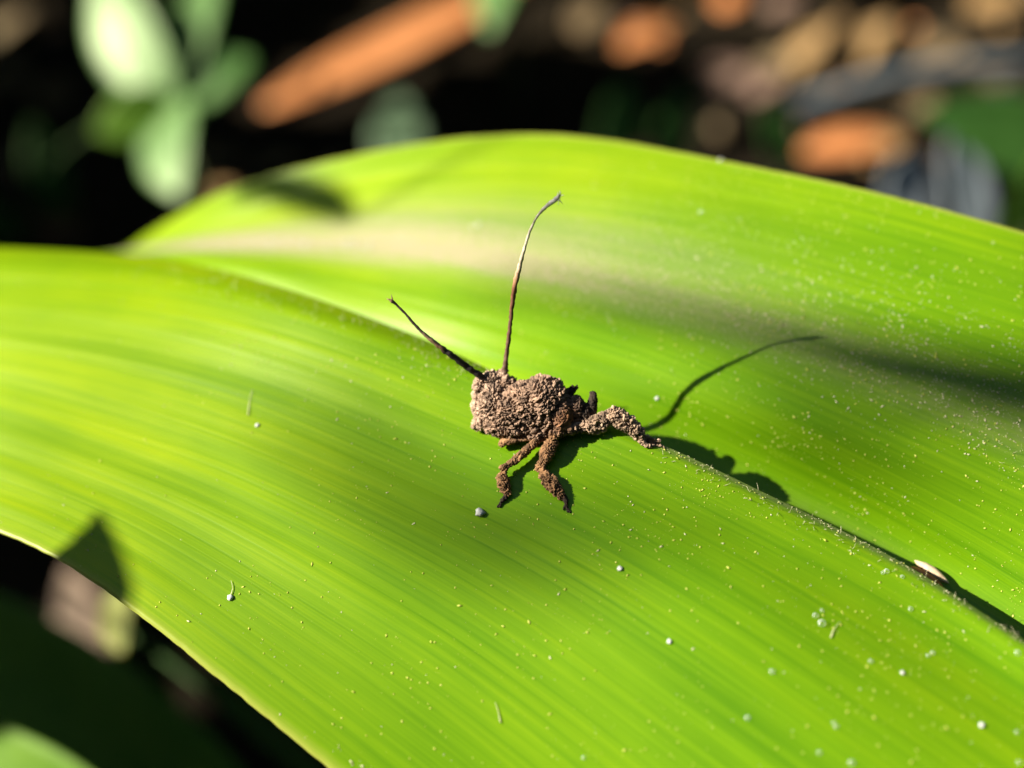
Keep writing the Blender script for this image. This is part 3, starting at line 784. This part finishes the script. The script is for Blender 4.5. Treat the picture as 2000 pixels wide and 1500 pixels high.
# dry leaves on the soil
def dry_leaf(name, label, a_px, b_px, wpx, mat, sunlit, lift=6., group=None, tilt=None, bend=.06, curl=.1):
    a = G(a_px[0], a_px[1], lift); b = G(b_px[0], b_px[1], lift * 1.3)
    mm = proj((a + b) / 2)[2] * TH / 1000
    nh = nrm(tilt if tilt is not None else np.array([-.25, -.45, .85]))
    v, f = blade_mesh(a, b, wpx * mm, nh, bend, .18, .9, curl, .5, seed=a_px[0] * .017 + a_px[1])
    g = v[:, 2].min(); gx, gy = v[v[:, 2].argmin()][:2]
    v[:, 2] -= (g - ground_h(gx, gy)) * .85 if g > ground_h(gx, gy) else 0
    o = mk(name, v, f, M[mat]); tag(o, label, 'dry leaf', group)
    if sunlit:
        for u in np.linspace(.12, .88, 5): lit(v[:len(v) // 2].reshape(18, 9, 3)[int(u * 17), 4], wpx * mm * .45)
    return o

SL = nrm(SUN + np.array([0, -.4, .3]))
dry_leaf('dry_leaf', 'long rust orange dry leaf lying on the dark soil behind the strap leaf', (510, 170), (1040, -90), 105, 'orange', True, 14, None, np.array([-.15, -.3, 1.]), -.01, 0.)
dry_leaf('dry_leaf', 'large tan dry leaf, palest of the litter', (1540, 140), (1665, 20), 85, 'tan', True, 6, None, SL)
dry_leaf('dry_leaf', 'tan brown dry leaf overlapping the palest one', (1690, 105), (1745, 15), 75, 'tan', True, 6, None, SL)
dry_leaf('dry_leaf', 'bright orange curled dry leaf among the litter', (1395, -5), (1450, -5), 60, 'orange', True, 5, None, SL)
dry_leaf('dry_leaf', 'small mauve brown dry leaf between the orange one and the palest one', (1505, 15), (1560, -20), 60, 'pink', True, 4, None, SL)
dry_leaf('dry_leaf', 'dull rust dry leaf in shade on the dark soil, left of the mauve ones', (1210, 85), (1315, 40), 60, 'orange', False, 4)
dry_leaf('dry_leaf', 'mauve brown dry leaf in half shade, larger of two side by side', (1390, 165), (1460, 110), 75, 'pink', False, 4)
dry_leaf('dry_leaf', 'mauve brown dry leaf in half shade, smaller of two side by side', (1470, 180), (1520, 130), 55, 'pink', False, 4)
dry_leaf('dry_leaf', 'pinkish grey dry leaf at the end of the grey stick', (1570, 200), (1660, 180), 45, 'pink', True, 4, None, SL)
dry_leaf('dry_leaf', 'rust brown dry leaf behind the far edge of the strap leaf', (1570, 275), (1780, 250), 70, 'orange', True, 8, None, SL)
dry_leaf('dry_leaf', 'small round yellowish dry leaf lying on the rust brown one', (1722, 248), (1775, 228), 48, 'tan', True, 14, None, SL)
dry_leaf('dry_leaf', 'olive tan dry leaf above the grey stick', (1790, 110), (1870, 60), 80, 'umber', True, 4, None, SL)
dry_leaf('dry_leaf', 'tan dry leaf at the top of the litter beyond the grey stick', (1890, 10), (2010, -25), 70, 'tan', True, 4, None, SL)
dry_leaf('dry_leaf', 'pale grey dry leaf lying over the dark green leaf', (1935, 165), (2010, 135), 60, 'grey', True, 16, None, SL)
dry_leaf('dry_leaf', 'small brown dry leaf beside the lowest leaf of the pale seedling', (405, 375), (445, 330), 55, 'tan', False, 10)
dry_leaf('dry_leaf', 'dim brown dry leaf in the dark corner beyond the pale seedling', (-10, 70), (60, 10), 70, 'umber', False, 4)
dry_leaf('dry_leaf', 'dim mauve dry leaf in the dark soil past the orange leaf tip', (1130, 60), (1170, -10), 60, 'umber', False, 4)
dry_leaf('dry_leaf', 'curled pinkish dry leaf in the sun under the near edge of the strap leaf', (210, 1315), (120, 1090), 125, 'pink', True, 10, None, nrm(SUN + TOW), .03)

for k, (x, y, l, mt) in enumerate([(1290, 70, 26, 'orange'), (1440, 120, 22, 'pink'), (1480, 150, 24, 'pink'), (1330, 20, 20, 'tan'), (1225, 30, 18, 'pink'), (1580, 60, 26, 'tan'), (1640, 30, 24, 'tan'),
        (1840, 70, 22, 'tan'), (1790, 40, 18, 'orange'), (1880, 120, 20, 'tan'), (1960, 40, 26, 'tan'), (1660, 150, 20, 'orange'), (1560, 240, 24, 'pink'), (1850, 290, 22, 'orange'), (1700, 300, 18, 'tan'), (430, 365, 26, 'tan'), (20, 40, 24, 'umber'), (60, 10, 20, 'umber'), (1085, 40, 16, 'pink')]):
    dry_leaf('leaf_crumb', 'small sunlit %s leaf crumb glinting on the dark soil' % {'orange': 'orange', 'tan': 'tan', 'pink': 'mauve brown', 'umber': 'dark brown'}[mt], (x - l / 2, y + 4), (x + l / 2, y - 4), l * 1.0, mt, True, 5, 'sunlit %s leaf crumbs on the soil' % {'orange': 'orange', 'tan': 'tan', 'pink': 'mauve brown', 'umber': 'dark brown'}[mt], SL)

def build_stick():
    a = G(1540, 215, 5); b = G(2080, 115, 5)
    v, f, _ = tube([a, a * .6 + b * .4 + np.array([0, 4, 5]), b], [3.5, 4.5, 4], 9, 24, .25, 2., .12)
    o = mk('grey_stick', v, f, M['grey']); tag(o, 'weathered grey stick lying on the soil among the dry leaves', 'stick')
    for u in (.1, .3, .5, .7): lit(a + (b - a) * u, 10)
build_stick()

# thin scatter of shaded litter over the soil in view
def build_litter():
    rg = random.Random(21); n = 0
    while n < 32:
        x = rg.uniform(-60, 2060); y = rg.uniform(-40, 330)
        if y > 150 and 700 < x < 1500 and rg.random() < .6: continue
        a = rg.uniform(0, 6.28); l = rg.uniform(50, 110)
        dry_leaf('litter_leaf', 'shaded brown leaf scrap half sunk in the dark soil', (x, y), (x + l * math.cos(a), y + .45 * l * math.sin(a)), rg.uniform(35, 70), rg.choice(['umber', 'umber', 'soil']), False, 3, 'shaded leaf scraps on the soil')
        n += 1
build_litter()

# ------------------------------------------------------------------ unseen neighbours and added leaf screens that shade the place (out of the frame)
def in_frame(p, m=120):
    x, y, d = proj(p)
    return d > 0 and -m < x < 2000 + m and -m < y < 1500 + m

def shadow_leaf():
    """pointed leaf toward the sun whose tip shades the near edge of the strap leaf"""
    dist = 165.
    edge = [(100, 1083), (135, 1060), (165, 1030), (182, 1006), (192, 994), (206, 1010), (226, 1046), (246, 1090), (262, 1145), (272, 1198)]
    pts = [hit(*e)[0] if hit(*e)[0] is not None else P(e[0], e[1], 126) for e in edge]
    pts = np.array(pts) + SUN * dist
    tipi = 4
    # widen the blade downward to its foot
    l0, r0 = pts[0], pts[-1]; dn = nrm((l0 + r0) / 2 - pts[tipi])
    dn = nrm(dn + np.array([0, 0, -.5]))
    rows_ = [(pts[4], pts[4] + (pts[5] - pts[4]) * .2), (pts[3], pts[5]), (pts[2], pts[6]), (pts[1], pts[7]), (pts[0], pts[8])]
    c = (pts[0] + pts[9]) / 2; hw = (pts[9] - pts[0]) / 2
    rows_.append((c - hw * 1.1 + dn * 3, c + hw * 1.0 + dn * 3))
    for k in range(1, 10):
        u = k / 9; cc = c + dn * (3 + 210 * u) + np.array([-60, 0, 0]) * u * u
        rows_.append((cc - hw * (1.3 + .8 * math.sin(math.pi * u) - .9 * u), cc + hw * (1.3 + .8 * math.sin(math.pi * u) - .9 * u)))
    V = []; nv = 7
    for a, b in rows_:
        for j in range(nv):
            q = j / (nv - 1); V.append(a + (b - a) * q - SUN * 1.2 * math.sin(math.pi * q))
    n_ = len(rows_); V = np.array(V); N = len(V)
    F = grid_faces(n_, nv) + grid_faces(n_, nv, N, True)
    for i in range(n_ - 1):
        a = i * nv; F.append((a, a + nv, N + a + nv, N + a)); b = a + nv - 1; F.append((b + nv, b, N + b, N + b + nv))
    o = mk('pointed_leaf', np.vstack([V, V - SUN * .4]), F, M['mid']); tag(o, 'pointed green leaf beside the strap leaf, its tip shading the near edge', 'leaf')
shadow_leaf()

def band_shade(pxs, half, dist, name, label, mat='mid', ext=0.):
    """narrow blade toward the sun that shades a strip of the strap leaf"""
    c = np.array([hit(*q)[0] for q in pxs]) + SUN * dist
    if ext: c = np.vstack([c, c[-1] + (c[-1] - c[-2]) * ext]); half = list(half) + [half[-1]]
    cs = catmull(c, 20); hs = catmull(np.array(half, float)[:, None], 20)[:, 0]
    V = []; nv = 5
    for i in range(20):
        t_ = nrm(cs[min(i + 1, 19)] - cs[max(i - 1, 0)]); s_ = nrm(np.cross(t_, SUN))
        for j in range(nv): V.append(cs[i] + s_ * hs[i] * (2 * j / (nv - 1) - 1) - SUN * 1.5 * (1 - (2 * j / (nv - 1) - 1) ** 2))
    V = np.array(V); N = len(V); F = grid_faces(20, nv) + grid_faces(20, nv, N, True)
    for i in range(19):
        a = i * nv; F.append((a, a + nv, N + a + nv, N + a)); b = a + nv - 1; F.append((b + nv, b, N + b, N + b + nv))
    V2 = V - SUN * .4
    root = empty(name, V[-1]); tag(root, label, 'leaf')
    mk('blade', np.vstack([V, V2]), F, M[mat], root)
    e = cs[-1]
    v, f, _ = tube([e, e + np.array([4, 2, 90]), e + np.array([10, 0, 320])], [.3, .3, .5], 6, 14)
    mk('stalk', v, f, M['stem'], root)
band_shade([(950, 545), (1200, 588), (1450, 640), (1680, 700), (1880, 742), (1995, 764)], [.8, 1.6, 2.4, 3.4, 4.0, 4.4], 850., 'narrow_leaf', 'narrow leaf reaching over from the sunward side, shading the right fold', ext=2.)
band_shade([(455, 375), (540, 365), (640, 395), (690, 430)], [1., 2.6, 2.6, .6], 420., 'narrow_leaf', 'short narrow leaf on the sunward side, shading the far left edge')
band_shade([(560, 780), (760, 940), (930, 1060), (1120, 1050), (1300, 940)], [1.0, 2.5, 3.2, 3.0, 1.0], 1300., 'added_shade_leaf', 'unseen leaf added high on the sunward side to softly shade the middle of the near half')  # invented leaf, added to darken the middle of the blade
band_shade([(1400, 770), (1540, 820), (1680, 860), (1850, 900)], [.6, 2.0, 2.4, .8], 1000., 'added_shade_leaf', 'slim unseen leaf added high on the sunward side to softly shade the far half below the fold')  # added only for a soft darker patch on the far half

def build_shade_screen():  # unseen leaves added to keep the soil dark
    """leafy shrub added out of view toward the sun: shades the soil, gaps cut over sunlit leaves"""
    keep = [(LG[i, j], 4.) for i in range(0, nt, 9) for j in range(45, NS - 40, 7)] + [(P(1060, y, 110), 3.) for y in (380, 500, 620, 740)] + [(P(850, 660, 117), 3.)] + LIT
    kp = np.array([k[0] for k in keep]); kr = np.array([k[1] for k in keep])
    rg = np.random.default_rng(4); VV = []; FF = []; k = 0; cent = []
    for _ in range(14000):
        if k > 2100 * 15: break
        # aim at a spot of soil in view, walk toward the sun
        if rg.random() < .70: g = G(rg.uniform(-150, 2150), rg.uniform(-150, 420))
        else: g = P(rg.uniform(-150, 750), rg.uniform(1050, 1650), rg.uniform(190, 400))
        g = g + np.array([0, 0, rg.uniform(0, 60)])
        p = g + SUN * rg.uniform(260, 620)
        if in_frame(p): continue
        r = 17.
        dq = p - kp; al = dq @ SUN; per = np.linalg.norm(dq - al[:, None] * SUN, axis=1)
        if np.any((per < kr + r) & (al > -r)): continue
        ax = nrm(rg.normal(size=3) + np.array([0, 0, -.4])); nh = nrm(SUN + .5 * rg.normal(size=3))
        ax = nrm(ax - nh * (ax @ nh))
        sd = np.cross(nh, ax); L_ = rg.uniform(26, 38); W_ = rg.uniform(9, 14)
        us = [(-.5, .05), (-.25, .8), (.05, 1.), (.3, .7), (.5, .05)]
        v = []
        for u, wv in us:
            v += [p + ax * L_ * u - sd * W_ * wv + nh * 2 * wv, p + ax * L_ * u - nh * 3 * u * u, p + ax * L_ * u + sd * W_ * wv + nh * 2 * wv]
        VV.append(np.array(v)); FF += [[a + k for a in q] for q in grid_faces(5, 3)]; k += 15; cent.append(p)
    c = np.mean(cent, axis=0)
    foot = np.array([c[0] - 60, c[1], ground_h(c[0] - 60, c[1])])
    root = empty('shade_screen', foot); tag(root, 'leafy green shrub added out of view on the sunward side to shade the soil', 'screen')
    cr = mk('screen_leaves', np.vstack(VV), FF, M['deep'], root); cr['kind'] = 'stuff'
    BV = []; BF = []; kk = 0
    for q in cent[::14]:
        v, f, _ = tube([foot + np.array([0, 0, -5]), foot * .6 + q * .4 + np.array([-60, 0, 20]), q], [5, 2.6, .8], 5, 12)
        if any(in_frame(x, 40) for x in v[::7]): continue
        x = v[::6]; dq = x[:, None] - kp[None]; al = dq @ SUN; per = np.linalg.norm(dq - al[..., None] * SUN, axis=2)
        if np.any((per < kr[None] + 3) & (al > 0)): continue
        BV.append(v); BF += [[a + kk for a in g] for g in f]; kk += len(v)
    if BV: mk('screen_stems', np.vstack(BV), BF, M['stem'], root)
build_shade_screen()

def build_added_thicket():  # added foliage that dims sky light from the sides
    """undergrowth added all round, out of view: cuts light from the sides, leaves the sky open overhead and a gap for the sun"""
    keep = [(LG[i, j], 4.) for i in range(0, nt, 9) for j in range(45, NS - 40, 7)] + [(P(1060, y, 110), 3.) for y in (380, 500, 620, 740)] + LIT
    kp = np.array([k[0] for k in keep]); kr = np.array([k[1] for k in keep])
    rg = np.random.default_rng(14); VV = []; FF = []; k = 0
    for _ in range(7000):
        az = rg.uniform(0, 2 * math.pi); el = math.asin(rg.uniform(-.2, math.sin(math.radians(52))))
        R_ = rg.uniform(760, 1050)
        p = np.array([math.cos(az) * math.cos(el), math.sin(az) * math.cos(el), math.sin(el)]) * R_ + np.array([0, 60, -60])
        if p[2] < GZ + 10 or in_frame(p, 200): continue
        dq = p - kp; al = dq @ SUN; per = np.linalg.norm(dq - al[:, None] * SUN, axis=1)
        if np.any((per < kr + 44) & (al > -40)): continue
        nh = nrm(-p + 500 * rg.normal(size=3)); ax = nrm(rg.normal(size=3)); ax = nrm(ax - nh * (ax @ nh)); sd = np.cross(nh, ax)
        L_ = rg.uniform(70, 110); W_ = rg.uniform(22, 34); v = []
        for u, wv in [(-.5, .05), (-.25, .8), (.05, 1.), (.3, .7), (.5, .05)]:
            v += [p + ax * L_ * u - sd * W_ * wv + nh * 4 * wv, p + ax * L_ * u - nh * 6 * u * u, p + ax * L_ * u + sd * W_ * wv + nh * 4 * wv]
        VV.append(np.array(v)); FF += [[a + k for a in q] for q in grid_faces(5, 3)]; k += 15
    o = mk('added_thicket', np.vstack(VV), FF, M['deep'], origin=(0, 0, GZ)); tag(o, 'dense dark green undergrowth added out of view all round to dim the side light', 'undergrowth', kind='stuff')
build_added_thicket()
strip_props()
